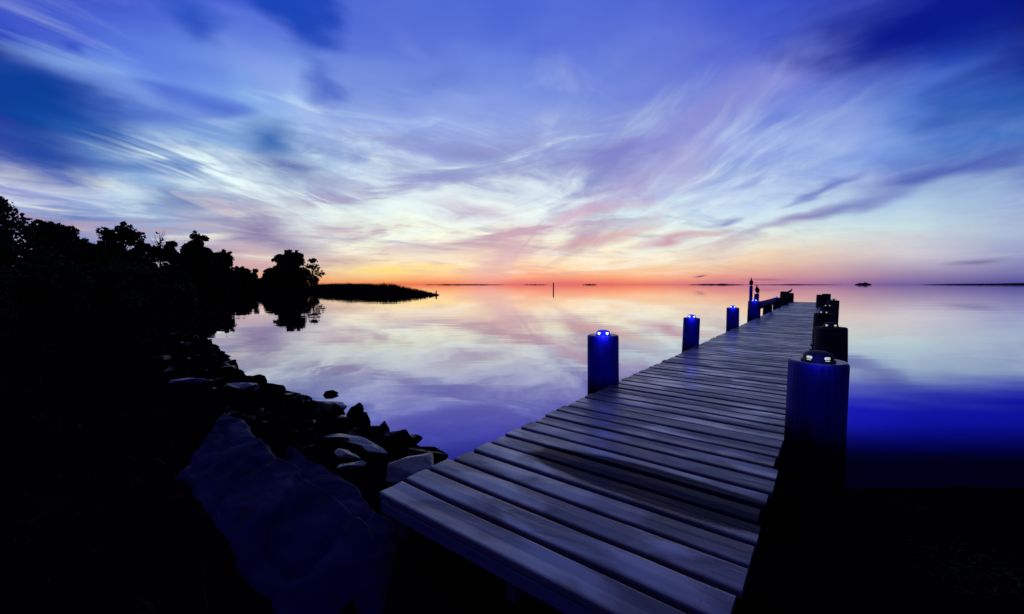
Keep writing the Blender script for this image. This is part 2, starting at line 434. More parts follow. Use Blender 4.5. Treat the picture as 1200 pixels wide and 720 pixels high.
def make_materials():
    # water: long-exposure calm
    m, t = material('water')
    pos = t.new('ShaderNodeNewGeometry').outputs['Position']
    n1 = t.noise(t.mapping(pos, sc=(0.10, 0.30, 1)), 1.0, 3, 0.5)
    n2 = t.noise(t.mapping(pos, sc=(0.5, 1.6, 1)), 1.0, 2, 0.5)
    h = t.math('ADD', n1, t.math('MULTIPLY', n2, 0.12))
    bn = t.new('ShaderNodeBump'); bn.inputs['Strength'].default_value = 0.022; bn.inputs['Distance'].default_value = 0.5
    t.put(bn.inputs['Height'], h)
    gl = t.new('ShaderNodeBsdfGlossy'); 
    gl.inputs['Roughness'].default_value = 0.03
    t.l.new(bn.outputs[0], gl.inputs['Normal'])
    df = t.new('ShaderNodeBsdfDiffuse'); df.inputs['Color'].default_value = (0.004, 0.005, 0.02, 1)
    g = t.new('ShaderNodeNewGeometry')
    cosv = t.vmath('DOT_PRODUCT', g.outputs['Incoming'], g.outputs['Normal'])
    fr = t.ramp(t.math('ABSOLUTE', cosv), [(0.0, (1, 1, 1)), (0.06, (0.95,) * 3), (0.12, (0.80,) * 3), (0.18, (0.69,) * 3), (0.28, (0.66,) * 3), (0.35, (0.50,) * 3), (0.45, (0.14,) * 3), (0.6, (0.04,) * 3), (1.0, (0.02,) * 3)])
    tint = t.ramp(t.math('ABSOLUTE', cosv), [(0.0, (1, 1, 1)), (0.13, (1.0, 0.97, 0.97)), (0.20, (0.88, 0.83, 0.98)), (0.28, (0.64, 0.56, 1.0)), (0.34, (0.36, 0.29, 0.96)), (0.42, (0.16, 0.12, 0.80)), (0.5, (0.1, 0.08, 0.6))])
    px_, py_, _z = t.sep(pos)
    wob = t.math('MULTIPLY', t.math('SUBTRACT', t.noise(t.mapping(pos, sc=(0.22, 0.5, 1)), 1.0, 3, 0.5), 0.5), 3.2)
    ruf_tint = t.math('MULTIPLY', t.mapr(t.math('ADD', py_, wob), 9.2, 6.4, 0.0, 1.0, 'SMOOTHSTEP'), t.mapr(t.math('ADD', px_, t.math('MULTIPLY', wob, 0.3)), 1.0, 3.0, 0.0, 1.0, 'SMOOTHSTEP'))  # right-hand patch: rougher, and mask for the painted tint below
    t.put(gl.inputs['Roughness'], t.mapr(ruf_tint, 0.0, 1.0, 0.014, 0.20))
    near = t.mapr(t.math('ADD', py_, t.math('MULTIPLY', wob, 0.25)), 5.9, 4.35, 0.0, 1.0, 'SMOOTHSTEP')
    tint = t.mix(ruf_tint, tint, t.mix(near, (0.055, 0.045, 0.95), (0.004, 0.003, 0.03)))  # paints blue reflection, then black shade towards the bank, into the water colour
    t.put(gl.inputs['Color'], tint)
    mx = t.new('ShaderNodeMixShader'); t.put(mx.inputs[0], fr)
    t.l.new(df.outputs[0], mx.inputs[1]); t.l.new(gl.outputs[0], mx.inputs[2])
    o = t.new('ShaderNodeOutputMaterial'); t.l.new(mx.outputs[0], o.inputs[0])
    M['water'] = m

    # soil and dead grass of the bank
    m, t = material('bank_soil')
    v = tc(t)
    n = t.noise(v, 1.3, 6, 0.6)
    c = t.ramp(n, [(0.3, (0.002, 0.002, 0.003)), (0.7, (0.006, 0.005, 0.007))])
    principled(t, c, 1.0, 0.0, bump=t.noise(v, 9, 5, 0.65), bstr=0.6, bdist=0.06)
    M['soil'] = m

    # far islands
    m, t = material('far_woods')
    principled(t, (0.03, 0.022, 0.05), 1.0, 0.0)
    M['far'] = m

    # foliage
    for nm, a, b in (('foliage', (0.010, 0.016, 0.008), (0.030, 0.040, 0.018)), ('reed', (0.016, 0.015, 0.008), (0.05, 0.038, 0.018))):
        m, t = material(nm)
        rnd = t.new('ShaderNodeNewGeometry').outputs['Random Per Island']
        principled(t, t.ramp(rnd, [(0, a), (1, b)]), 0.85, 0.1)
        M[nm] = m
    m, t = material('bark')
    v = tc(t)
    principled(t, t.ramp(t.noise(t.mapping(v, sc=(6, 6, 1.2)), 2, 4), [(0.3, (0.012, 0.010, 0.009)), (0.7, (0.04, 0.033, 0.028))]), 0.9, 0.1)
    M['bark'] = m

    # deck planks: wet weathered boards
    m, t = material('deck_wood')
    v = tc(t)                                    # object space: x across (along a board), y along the pier
    rnd = t.new('ShaderNodeNewGeometry').outputs['Random Per Island']
    sx, sy, sz = t.sep(v)
    vv = t.comb(sx, sy, t.math('MULTIPLY', rnd, 37.0))
    grain = t.noise(t.mapping(vv, sc=(1.1, 38, 1)), 1.0, 6, 0.55, 0.6)
    cloudy = t.noise(t.mapping(vv, sc=(1.7, 3.4, 1)), 1.0, 4, 0.5, 0.5)
    blot = t.noise(t.mapping(v, sc=(1.1, 1.6, 1)), 1.0, 3, 0.5, 0.4)
    film = t.math('MULTIPLY', t.mapr(cloudy, 0.43, 0.60, 0.0, 1.0, 'SMOOTHSTEP'), t.mapr(blot, 0.34, 0.58, 0.22, 1.0))
    c = t.ramp(grain, [(0.2, (0.12, 0.10, 0.125)), (0.5, (0.18, 0.148, 0.185)), (0.85, (0.225, 0.188, 0.225))])
    c = t.mix(t.mapr(cloudy, 0.36, 0.60, 0.75, 0.0), c, (0.05, 0.046, 0.055))
    c = t.mix(t.mapr(rnd, 0, 1, 0.0, 0.55), c, (0.07, 0.065, 0.07))
    # nail heads over the stringers
    fy = t.math('MULTIPLY', t.math('FRACT', t.math('DIVIDE', t.math('SUBTRACT', sy, S0), PITCH)), PITCH)
    dyn = t.math('MINIMUM', t.math('ABSOLUTE', t.math('SUBTRACT', fy, 0.045)), t.math('ABSOLUTE', t.math('SUBTRACT', fy, 0.130)))
    dxn = 9.0
    for xn in (NL + 0.13, (NL + NR) / 2 + 0.03, NR - 0.11):
        dxn = t.math('MINIMUM', dxn, t.math('ABSOLUTE', t.math('SUBTRACT', sx, xn)))
    nail = t.mapr(t.math('SQRT', t.math('ADD', t.math('MULTIPLY', dxn, dxn), t.math('MULTIPLY', dyn, dyn))), 0.0045, 0.0065, 1.0, 0.0)
    c = t.mix(nail, c, (0.012, 0.011, 0.012))
    # a soaked stain across two boards
    ws = t.noise(t.mapping(v, sc=(2.2, 5.0, 1)), 1.0, 3, 0.5, 0.0, color=True)
    wv = t.vmath('ADD', v, t.vmath('MULTIPLY', t.vmath('SUBTRACT', ws, (0.5, 0.5, 0.5)), (0.5, 0.06, 0)))
    st = t.vmath('LENGTH', t.mapping(wv, loc=(-0.76, 2.43, 0), sc=(1.02, 0.25, 9), typ='TEXTURE'))
    wet = t.mapr(st, 1.02, 0.86, 0.0, 1.0, 'SMOOTHSTEP')
    c = t.mix(t.math('MULTIPLY', wet, 0.95), c, (0.006, 0.006, 0.03))
    # knots
    kn = t.new('ShaderNodeTexVoronoi'); kn.inputs['Scale'].default_value = 1.0
    t.put(kn.inputs['Vector'], t.mapping(vv, sc=(1.7, 4.2, 1)))
    c = t.mix(t.mapr(kn.outputs['Distance'], 0.035, 0.07, 0.8, 0.0), c, (0.02, 0.017, 0.016))
    ro = t.mapr(cloudy, 0.35, 0.65, 0.30, 0.52)
    ro = t.math('ADD', ro, t.mapr(rnd, 0, 1, -0.05, 0.14))
    dry = t.math('SUBTRACT', 1.0, wet)
    ro = t.math('ADD', t.math('MULTIPLY', ro, dry), t.math('MULTIPLY', wet, 0.34))
    bead = t.noise(v, 130, 2, 0.5)
    bz = t.vmath('LENGTH', t.mapping(wv, loc=(-0.80, 2.15, 0), sc=(0.95, 0.10, 9), typ='TEXTURE'))
    bsel = t.mapr(bz, 1.05, 0.75)
    hgt = t.math('ADD', t.math('MULTIPLY', grain, 0.22), t.math('MULTIPLY', t.math('MULTIPLY', bead, bsel), 0.9))
    hgt = t.math('ADD', hgt, t.math('MULTIPLY', cloudy, 1.6))
    spec = t.math('ADD', t.math('MULTIPLY', dry, 0.53), 0.02)
    coat = t.math('MULTIPLY', film, t.math('MULTIPLY', dry, dry))
    b = principled(t, c, ro, spec, bump=hgt, bstr=0.6, bdist=0.014, coat=coat)
    b.inputs['Coat IOR'].default_value = 2.1
    b.inputs['Coat Roughness'].default_value = 0.30
    t.put(b.inputs['Coat Tint'], (1, 1, 1))
    M['deck'] = m

    m, t = material('pier_timber')
    v = tc(t)
    principled(t, t.ramp(t.noise(t.mapping(v, sc=(2, 2, 14)), 2, 5), [(0.3, (0.03, 0.028, 0.03)), (0.7, (0.10, 0.095, 0.11))]), 0.6, 0.4, bump=t.noise(v, 30, 4), bstr=0.3, bdist=0.01)
    M['timber'] = m

    m, t = material('pale_timber')
    v = tc(t)
    principled(t, t.ramp(t.noise(t.mapping(v, sc=(2, 14, 14)), 2, 5), [(0.3, (0.07, 0.07, 0.14)), (0.7, (0.13, 0.13, 0.24))]), 0.6, 0.2)
    M['pale'] = m

    # round pilings: blue base colour with dark cracks, stained dark at the foot
    for nm, lo_, hi_ in (('wrap', -0.10, 0.16), ('wrap_stained', 0.17, 0.44)):  # 'wrap' stands only for the blue base colour
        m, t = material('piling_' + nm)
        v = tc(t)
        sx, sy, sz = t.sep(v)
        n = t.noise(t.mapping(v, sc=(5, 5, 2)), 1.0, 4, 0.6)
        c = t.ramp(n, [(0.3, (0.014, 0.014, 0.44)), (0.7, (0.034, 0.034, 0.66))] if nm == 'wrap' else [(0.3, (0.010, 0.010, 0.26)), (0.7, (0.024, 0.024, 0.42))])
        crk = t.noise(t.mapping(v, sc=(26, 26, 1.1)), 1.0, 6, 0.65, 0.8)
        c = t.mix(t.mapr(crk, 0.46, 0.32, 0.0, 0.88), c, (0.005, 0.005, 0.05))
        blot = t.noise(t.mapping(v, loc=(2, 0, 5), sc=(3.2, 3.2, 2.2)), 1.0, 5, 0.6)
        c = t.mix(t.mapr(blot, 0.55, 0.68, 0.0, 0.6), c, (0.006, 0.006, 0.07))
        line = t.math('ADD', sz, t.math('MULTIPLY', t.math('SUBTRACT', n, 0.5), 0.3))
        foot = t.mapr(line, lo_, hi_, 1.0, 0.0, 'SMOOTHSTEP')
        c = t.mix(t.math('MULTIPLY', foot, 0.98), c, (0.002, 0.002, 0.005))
        principled(t, c, 0.66, t.mapr(foot, 0, 1, 0.18, 0.0), bump=crk, bstr=0.8, bdist=0.03)
        M[nm] = m
    m, t = material('end_grain')
    v = tc(t)
    principled(t, t.ramp(t.noise(v, 22, 4), [(0.3, (0.07, 0.065, 0.09)), (0.7, (0.16, 0.15, 0.19))]), 0.35, 0.6)
    M['end'] = m
    m, t = material('dark_timber')
    v = tc(t)
    principled(t, t.ramp(t.noise(t.mapping(v, sc=(4, 4, 1.5)), 2, 4), [(0.3, (0.006, 0.006, 0.012)), (0.7, (0.02, 0.018, 0.03))]), 0.75, 0.25, bump=t.noise(v, 14, 4), bstr=0.4, bdist=0.02)
    M['dark'] = m
    m, t = material('lamp_dome_blue')
    b = principled(t, (0.02, 0.03, 0.30), 0.18, 0.6)
    b.inputs['Emission Color'].default_value = (0.01, 0.02, 1.0, 1); b.inputs['Emission Strength'].default_value = 0.35
    M['dome_lit'] = m
    m, t = material('lamp_dome_dark')
    principled(t, (0.010, 0.011, 0.05), 0.6, 0.15)
    M['dome_dark'] = m
    for nm, c, st in (('led_white', (0.80, 0.88, 1.0), 2.6), ('led_dim', (0.70, 0.80, 0.42), 0.62), ('led_mid', (0.75, 0.95, 0.75), 0.9)):
        m, t = material(nm)
        b = principled(t, (0.6, 0.6, 0.6), 0.2)
        b.inputs['Emission Color'].default_value = (*c, 1); b.inputs['Emission Strength'].default_value = st
        M[nm] = m
    # rocks
    m, t = material('wet_rock')
    v = tc(t)
    oi = t.new('ShaderNodeObjectInfo').outputs['Random']
    vv = t.vmath('ADD', v, t.comb(t.math('MULTIPLY', oi, 50), 0.0, 0.0))
    n = t.noise(vv, 3.0, 6, 0.6)
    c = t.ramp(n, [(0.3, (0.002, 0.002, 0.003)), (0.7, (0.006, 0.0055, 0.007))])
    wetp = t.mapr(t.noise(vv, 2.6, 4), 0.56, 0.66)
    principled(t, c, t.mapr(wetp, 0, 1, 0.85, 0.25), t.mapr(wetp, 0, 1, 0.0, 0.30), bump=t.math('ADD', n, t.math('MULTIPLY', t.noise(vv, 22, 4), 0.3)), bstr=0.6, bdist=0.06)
    M['rock'] = m
    m, t = material('glazed_rock')
    v = tc(t)
    n = t.noise(t.mapping(v, rot=(0, 0, 0.3), sc=(1.2, 6.0, 3.0)), 2.0, 6, 0.6)
    c = t.ramp(n, [(0.35, (0.012, 0.012, 0.02)), (0.65, (0.14, 0.135, 0.20))])
    principled(t, c, t.mapr(n, 0.35, 0.65, 0.22, 0.5), 0.8, bump=n, bstr=0.5, bdist=0.04)
    M['glazed'] = m
    m, t = material('slab_concrete')
    v = tc(t)
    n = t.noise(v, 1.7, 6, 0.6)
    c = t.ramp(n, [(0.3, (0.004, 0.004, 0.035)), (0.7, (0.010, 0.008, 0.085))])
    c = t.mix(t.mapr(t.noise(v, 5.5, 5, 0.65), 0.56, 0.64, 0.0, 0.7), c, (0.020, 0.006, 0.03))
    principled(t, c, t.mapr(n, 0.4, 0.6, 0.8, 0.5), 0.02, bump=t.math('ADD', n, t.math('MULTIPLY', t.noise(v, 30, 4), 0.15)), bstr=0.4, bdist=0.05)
    M['slab'] = m
    m, t = material('plumage')
    principled(t, t.ramp(t.noise(tc(t), 30, 3), [(0.3, (0.008, 0.008, 0.012)), (0.7, (0.025, 0.025, 0.035))]), 0.7, 0.2)
    M['plumage'] = m


make_materials()

# ------------------------------------------------------------------ water and land
def sheet(name, pts, mat):
    me = bpy.data.meshes.new(name)
    me.from_pydata(pts, [], [tuple(range(len(pts)))])
    return link(name, me, mat)


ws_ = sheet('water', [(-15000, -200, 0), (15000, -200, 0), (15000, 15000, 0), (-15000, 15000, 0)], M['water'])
tag(ws_, kind='structure')

SHORE = [(60, 9), (25, 5.6), (12, 4.3), (6, 3.8), (2.6, 3.75), (0.8, 4.0), (-0.55, 4.15),
         (-1.05, 4.75), (-1.95, 5.45), (-2.85, 6.25), (-4.0, 7.2), (-5.1, 8.1), (-6.5, 9.6), (-8.2, 11.4), (-10.4, 13.9),
         (-13, 17), (-22, 27), (-47, 60), (-72, 100), (-71, 118), (-60, 120), (-52, 108), (-44, 97), (-35, 88), (-26, 82), (-19, 77.5), (-13.6, 74.5),
         (-13.5, 77), (-20, 86), (-38, 110), (-60, 190), (-300, 320), (-800, 400), (-800, -200), (300, -200), (300, 20)]


def land_height(xs, ys):
    pts = np.array(SHORE, float)
    n = len(pts)
    dmin = np.full(xs.shape, 1e9); inside = np.zeros(xs.shape, bool)
    for i in range(n):
        ax, ay = pts[i]; bx, by = pts[(i + 1) % n]
        ex, ey = bx - ax, by - ay
        tt = np.clip(((xs - ax) * ex + (ys - ay) * ey) / (ex * ex + ey * ey), 0, 1)
        dd = np.hypot(xs - ax - tt * ex, ys - ay - tt * ey)
        dmin = np.minimum(dmin, dd)
        cond = (ay > ys) != (by > ys)
        with np.errstate(divide='ignore', invalid='ignore'):
            xi = (bx - ax) * (ys - ay) / (by - ay if by != ay else 1e-9) + ax
        inside ^= cond & (xs < xi)
    sd = np.where(inside, dmin, -dmin)
    h = np.where(sd > 0, 0.36 * (1 - np.exp(-sd / 0.9)) + 0.25 * (1 - np.exp(-np.maximum(sd - 4, 0) / 10)), np.maximum(-0.9, sd * 0.35))
    right = np.clip((xs - 1.5) / 2.0, 0, 1) * (sd > 0)
    h = h * (1 - 0.62 * right)
    return h, sd


def build_ground():
    N = 340
    a = np.linspace(-1, 1, N)
    xs = -10 + np.sinh(a * 5.2) / math.sinh(5.2) * 330
    b = np.linspace(-0.55, 1, N)
    ys = 6 + np.sinh(b * 5.0) / math.sinh(5.0) * 300
    X, Y = np.meshgrid(xs, ys)
    H, sd = land_height(X, Y)
    verts = []
    for i in range(N):
        for j in range(N):
            x, y = X[i, j], Y[i, j]
            k = min(1.0, max(0.0, sd[i, j] * 1.2 + 0.3))
            nz = mnoise.fractal(Vector((x * 0.8, y * 0.8, 0)), 1.0, 2.0, 4) * 0.07 * k
            verts.append((x, y, H[i, j] + nz))
    faces = [(i * N + j, i * N + j + 1, (i + 1) * N + j + 1, (i + 1) * N + j) for i in range(N - 1) for j in range(N - 1)]
    me = bpy.data.meshes.new('ground'); me.from_pydata(verts, [], faces)
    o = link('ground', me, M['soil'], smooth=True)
    tag(o, kind='structure')


build_ground()


def gz(x, y):
    h, _ = land_height(np.array([x], float), np.array([y], float))
    return float(h[0])


# far islands on the horizon
def island(px0, px1, hpx, D, seed):
    x0, x1 = (px0 - 600) / F * D, (px1 - 600) / F * D
    hh = hpx / F * D
    n = 60; rows = 6
    bm = bmesh.new()
    grid = []
    for i in range(n + 1):
        u = i / n
        env = (math.sin(math.pi * u)) ** 0.55
        hv = hh * env * (0.75 + 0.5 * mnoise.noise(Vector((u * 9, seed, 0))))
        row = []
        for j in range(rows + 1):
            w = j / rows
            prof = math.sin(math.pi * w) ** 0.6
            row.append(bm.verts.new((x0 + (x1 - x0) * u, D + (w - 0.5) * (x1 - x0) * 0.5 * env, -1 + (hv + 1) * prof)))
        grid.append(row)
    for i in range(n):
        for j in range(rows):
            bm.faces.new((grid[i][j], grid[i + 1][j], grid[i + 1][j + 1], grid[i][j + 1]))
    o = from_bm('hills', bm, M['far'], smooth=True)
    tag(o, kind='structure')


island(496, 592, 1.2, 6000, 1)
island(612, 642, 0.9, 6500, 2)
island(682, 700, 1.4, 5500, 3)
island(806, 872, 1.6, 6500, 4)
island(870, 985, 0.9, 8000, 5)
island(1001, 1021, 3.0, 5200, 6)
island(1085, 1330, 2.4, 7000, 7)

# ------------------------------------------------------------------ pier


def build_pier():
    root = empty('pier', P(0, 0, DECK), -PA)
    tag(root, 'long plank pier of wet grey boards running out over the calm water', 'pier')
    bm = bmesh.new()
    rng = random.Random(3)
    nb = int((S1 - S0) / PITCH)
    for k in range(nb):
        y0 = S0 + k * PITCH
        near = k < 40
        w = PITCH - GAP - rng.uniform(0, 0.006)
        segs = 22 if near else 3
        xl = NL + rng.uniform(-0.018, 0.018); xr = NR + rng.uniform(-0.018, 0.018)
        dz = rng.uniform(-0.004, 0.004); tilt = rng.uniform(-0.015, 0.015); cup = rng.uniform(-0.004, 0.003)
        yaw = rng.uniform(-0.003, 0.003)
        rows = []
        for i in range(segs + 1):
            u = i / segs
            x = xl + (xr - xl) * u
            bow = 0.004 * mnoise.noise(Vector((x * 1.6, k * 3.7, 0)))
            ed0 = 0.004 * mnoise.noise(Vector((x * 4.0, k * 5.1, 1)))
            ed1 = 0.004 * mnoise.noise(Vector((x * 4.0, k * 5.1, 2)))
            bz = dz + bow
            ys = [(0, -TH), (0, -0.010), (0.003, -0.003), (0.012, 0), (w * 0.5, cup), (w - 0.012, 0), (w - 0.003, -0.003), (w, -0.010), (w, -TH)]
            ring = []
            for (yy, zz) in ys:
                e = ed0 if yy < w * 0.3 else (ed1 if yy > w * 0.7 else 0)
                ring.append(bm.verts.new((x, y0 + yy + e + yaw * (x - NL), zz + bz + tilt * (yy - w / 2))))
            rows.append(ring)
        for i in range(segs):
            for j in range(8):
                bm.faces.new((rows[i][j], rows[i + 1][j], rows[i + 1][j + 1], rows[i][j + 1]))
            bm.faces.new((rows[i][8], rows[i + 1][8], rows[i + 1][0], rows[i][0]))
        bm.faces.new(rows[0]); bm.faces.new(list(reversed(rows[-1])))
    bmesh.ops.recalc_face_normals(bm, faces=bm.faces)
    from_bm('deck', bm, M['deck'], root)

    def beam(name, x0, x1, y0, y1, z0, z1, mt='timber'):
        b = bmesh.new()
        bmesh.ops.create_cube(b, size=1.0)
        for v in b.verts:
            v.co = Vector((x0 + (x1 - x0) * (v.co.x + .5), y0 + (y1 - y0) * (v.co.y + .5), z0 + (z1 - z0) * (v.co.z + .5)))
        bmesh.ops.bevel(b, geom=list(b.edges), offset=0.006, segments=1, affect='EDGES')
        return from_bm(name, b, M[mt], root)
    zt = -TH - 0.010
    for x in (NL + 0.10, (NL + NR) / 2, NR - 0.14):
        beam('stringer', x, x + 0.06, S0 + 0.05, S1 - 0.1, zt - 0.2, zt)
    o = beam('end_board', NL + 0.01, NR - 0.02, S0 - 0.001, S0 + 0.045, zt - 0.07, zt, 'pale')
    o['label'] = 'blue lit edge board under the near end of the deck'
    for s in (5.2, 9.2, 13.6, 17.9, 22.1, 26.4, 30.4, 34.6):
        beam('cross_beam', NL - 0.02, NR + 0.02, s, s + 0.1, zt - 0.42, zt - 0.205)


build_pier()


# ------------------------------------------------------------------ pilings
def lathe(prof, seg=28, cap_top=True, wob=0.0, seed=0):
    bm = bmesh.new(); rings = []
    for (r, z) in prof:
        ring = []
        for i in range(seg):
            a = 2 * math.pi * i / seg
            rr = r * (1 + wob * mnoise.noise(Vector((math.cos(a) * 1.3, math.sin(a) * 1.3, z * 1.2 + seed))))
            ring.append(bm.verts.new((rr * math.cos(a), rr * math.sin(a), z)))
        rings.append(ring)
    for k in range(len(rings) - 1):
        for i in range(seg):
            j = (i + 1) % seg
            bm.faces.new((rings[k][i], rings[k][j], rings[k + 1][j], rings[k + 1][i]))
    if cap_top: bm.faces.new(rings[-1])
    bm.faces.new(list(reversed(rings[0])))
    return bm


def piling(s, n, r, top, label, lit, led, shaft_mat='wrap', light=True, face=0.0, seed=0, lean=(0, 0), power=0.0):
    root = empty('piling', P(s, n, DECK), -PA)
    root.rotation_euler = (lean[0], lean[1], -PA)
    tag(root, label, 'piling', 'pilings along both sides of the pier')
    prof = [(r * 1.03, -1.6), (r * 1.02, -0.7), (r * 1.01, 0.0), (r, top * 0.5), (r * 0.99, top - 0.03), (r * 0.985, top - 0.012), (r * 0.96, top - 0.002)]
    sh = from_bm('shaft', lathe(prof, 32, True, 0.03, seed), M[shaft_mat], root, smooth=True)
    capbm = lathe([(r * 0.93, top - 0.006), (r * 0.93, top + 0.004), (r * 0.90, top + 0.007)], 32)
    from_bm('top_cap', capbm, M['end'] if shaft_mat.startswith('wrap') else M['dark'], root)
    if light:
        rd = min(0.085, r * 0.5)
        hd = 0.068
        prof = [(rd * 1.12, 0), (rd * 1.12, 0.012), (rd, 0.016), (rd * 0.98, hd * 0.55), (rd * 0.86, hd * 0.78), (rd * 0.55, hd * 0.95), (rd * 0.2, hd)]
        dl = from_bm('dock_light', lathe(prof, 28), M['dome_lit'] if lit else M['dome_dark'], root, smooth=True)
        front = r * 0.30
        fx, fy = -math.sin(face) * front, -math.cos(face) * front
        dl.location = (fx, fy, top + 0.007)
        for k in range(4):
            a = -math.pi / 2 - face + (k - 0.5) * math.pi / 2.6 if k < 2 else math.pi / 2 - face + (k - 2.5) * math.pi / 2.6
            lb = bmesh.new()
            bmesh.ops.create_cube(lb, size=2.0)
            for v in lb.verts:
                v.co = Vector((v.co.x * 0.006, v.co.y * 0.017, v.co.z * 0.0085))
            bmesh.ops.bevel(lb, geom=list(lb.edges), offset=0.0035, segments=2, affect='EDGES')
            slit = bmesh.ops.create_cube(lb, size=2.0)['verts']
            for v in slit:
                v.co = Vector((v.co.x * 0.004 + 0.003, v.co.y * 0.012, v.co.z * 0.0018 - 0.0155))
            lo = from_bm('lens', lb, M[led], dl, smooth=True)
            lo.location = (rd * 0.97 * math.cos(a), rd * 0.97 * math.sin(a), hd * 0.48)
            lo.rotation_euler = (0, 0, a)
        if power:
            L = bpy.data.lights.new('lamp', 'POINT'); L.energy = power; L.color = (0.10, 0.13, 1.0); L.shadow_soft_size = 0.02
            lo = bpy.data.objects.new('lamp', L); col.objects.link(lo); lo.parent = root
            lo.location = (-math.sin(face) * (r + 0.06), -math.cos(face) * (r + 0.06), top + 0.05)
    return root


nl = NL - 0.13
left_specs = [
    (4.70, -2.18, 0.19, 0.58, 'nearest blue piling on the left side of the pier, with a bright white lamp', 'led_white', 0.9),
    (8.66, -2.15, 0.155, 0.54, 'second blue piling on the left side of the pier, lamp bright', 'led_white', 0.8),
    (13.2, -2.15, 0.165, 0.54, 'third blue piling on the left, just before the one with slim poles', 'led_white', 0.8),
    (17.5, -2.16, 0.21, 0.60, 'stout blue piling on the left with slim poles rising behind it', 'led_white', 0.8),
    (21.9, -2.17, 0.18, 0.44, 'dark piling on the left at the far end of the blue rail board', 'led_mid', 0.5),
    (26.2, -2.18, 0.18, 0.50, 'dark lamp piling on the left beyond the rail board', 'led_mid', 0.5),
]
for i, (s, n, r, top, lab, led, pw) in enumerate(left_specs):
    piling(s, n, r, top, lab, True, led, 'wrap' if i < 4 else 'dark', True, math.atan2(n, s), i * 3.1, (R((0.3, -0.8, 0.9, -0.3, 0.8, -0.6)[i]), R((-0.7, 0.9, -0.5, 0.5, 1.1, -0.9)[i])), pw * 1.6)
piling(30.2, -2.15, 0.24, 0.78, 'broad black unlit piling on the left near the pier end', False, 'led_dim', 'dark', False, 0, 31, (R(2), R(3)))
piling(34.7, -2.10, 0.20, 0.62, 'black piling at the left far corner of the pier, bird on top', False, 'led_dim', 'dark', False, 0, 37)
right_specs = [
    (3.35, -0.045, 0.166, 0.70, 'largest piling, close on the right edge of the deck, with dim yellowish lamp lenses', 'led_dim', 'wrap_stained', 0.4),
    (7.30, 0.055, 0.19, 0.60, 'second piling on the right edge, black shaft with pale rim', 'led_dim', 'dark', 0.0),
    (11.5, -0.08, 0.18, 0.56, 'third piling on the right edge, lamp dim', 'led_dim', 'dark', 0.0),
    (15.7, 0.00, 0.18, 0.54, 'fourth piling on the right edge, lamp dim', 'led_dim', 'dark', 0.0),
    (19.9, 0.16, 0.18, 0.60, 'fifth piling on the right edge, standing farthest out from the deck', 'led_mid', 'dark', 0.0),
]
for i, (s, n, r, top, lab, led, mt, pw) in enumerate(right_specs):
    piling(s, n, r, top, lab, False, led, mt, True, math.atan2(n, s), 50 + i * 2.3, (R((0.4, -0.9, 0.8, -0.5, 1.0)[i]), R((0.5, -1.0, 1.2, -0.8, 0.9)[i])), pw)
piling(28.0, -0.28, 0.24, 0.66, 'broad black piling on the right near the pier end', False, 'led_dim', 'dark', False, 0, 71)
piling(34.4, -0.10, 0.24, 0.60, 'black piling at the right far corner of the pier', False, 'led_dim', 'dark', False, 0, 77)

# rail board between two left pilings
bm = bmesh.new(); bmesh.ops.create_cube(bm, size=1.0)
for v in bm.verts: v.co = Vector((v.co.x * 0.07, v.co.y * 4.9, v.co.z * 0.27))
bmesh.ops.bevel(bm, geom=list(bm.edges), offset=0.012, segments=2, affect='EDGES')
rb = from_bm('rail_board', bm, M['wrap'])
rb.location = P(19.75, -1.96, DECK + 0.46); rb.rotation_euler = (0, 0, -PA)
tag(rb, 'wide blue rail board bolted between two pilings on the left side', 'rail board')


def tube(bm, pts, radii, seg=10, sq=(1, 1)):
    rings = []
    for i, p in enumerate(pts):
        p = Vector(p)
        if i == 0: d = Vector(pts[1]) - p
        elif i == len(pts) - 1: d = p - Vector(pts[i - 1])
        else: d = Vector(pts[i + 1]) - Vector(pts[i - 1])
        d.normalize()
        up = Vector((0, 1, 0)) if abs(d.y) < 0.9 else Vector((1, 0, 0))
        a = d.cross(up).normalized(); b = d.cross(a).normalized()
        rings.append([bm.verts.new(p + (a * math.cos(2 * math.pi * k / seg) * sq[0] + b * math.sin(2 * math.pi * k / seg) * sq[1]) * radii[i]) for k in range(seg)])
    for i in range(len(rings) - 1):
        for k in range(seg):
            j = (k + 1) % seg
            bm.faces.new((rings[i][k], rings[i][j], rings[i + 1][j], rings[i + 1][k]))
    bm.faces.new(list(reversed(rings[0]))); bm.faces.new(rings[-1])


# slim poles behind the stout piling
def slim_pole(px, D, r, z1, label, lean=0.0):
    bm = bmesh.new()
    tube(bm, [(0, 0, -1.4), (lean * 0.5, 0, DECK), (lean * 0.85, 0, DECK + z1 * 0.7), (lean, 0, DECK + z1 - 0.03), (lean, 0, DECK + z1)], [r * 1.1, r * 1.05, r, r, r * 0.8], 14)
    bmesh.ops.recalc_face_normals(bm, faces=bm.faces)
    o = from_bm('pole', bm, M['wrap'], smooth=True)
    o.location = dp(px, D)
    tag(o, label, 'pole')
    return o


slim_pole(879.9, 16.0, 0.058, 1.16, 'slimmer taller pole beside the stout piling, a small bird on its tip')
slim_pole(885.3, 16.2, 0.085, 0.85, 'thicker shorter pole beside the stout piling, an upright bird on its tip', 0.05)


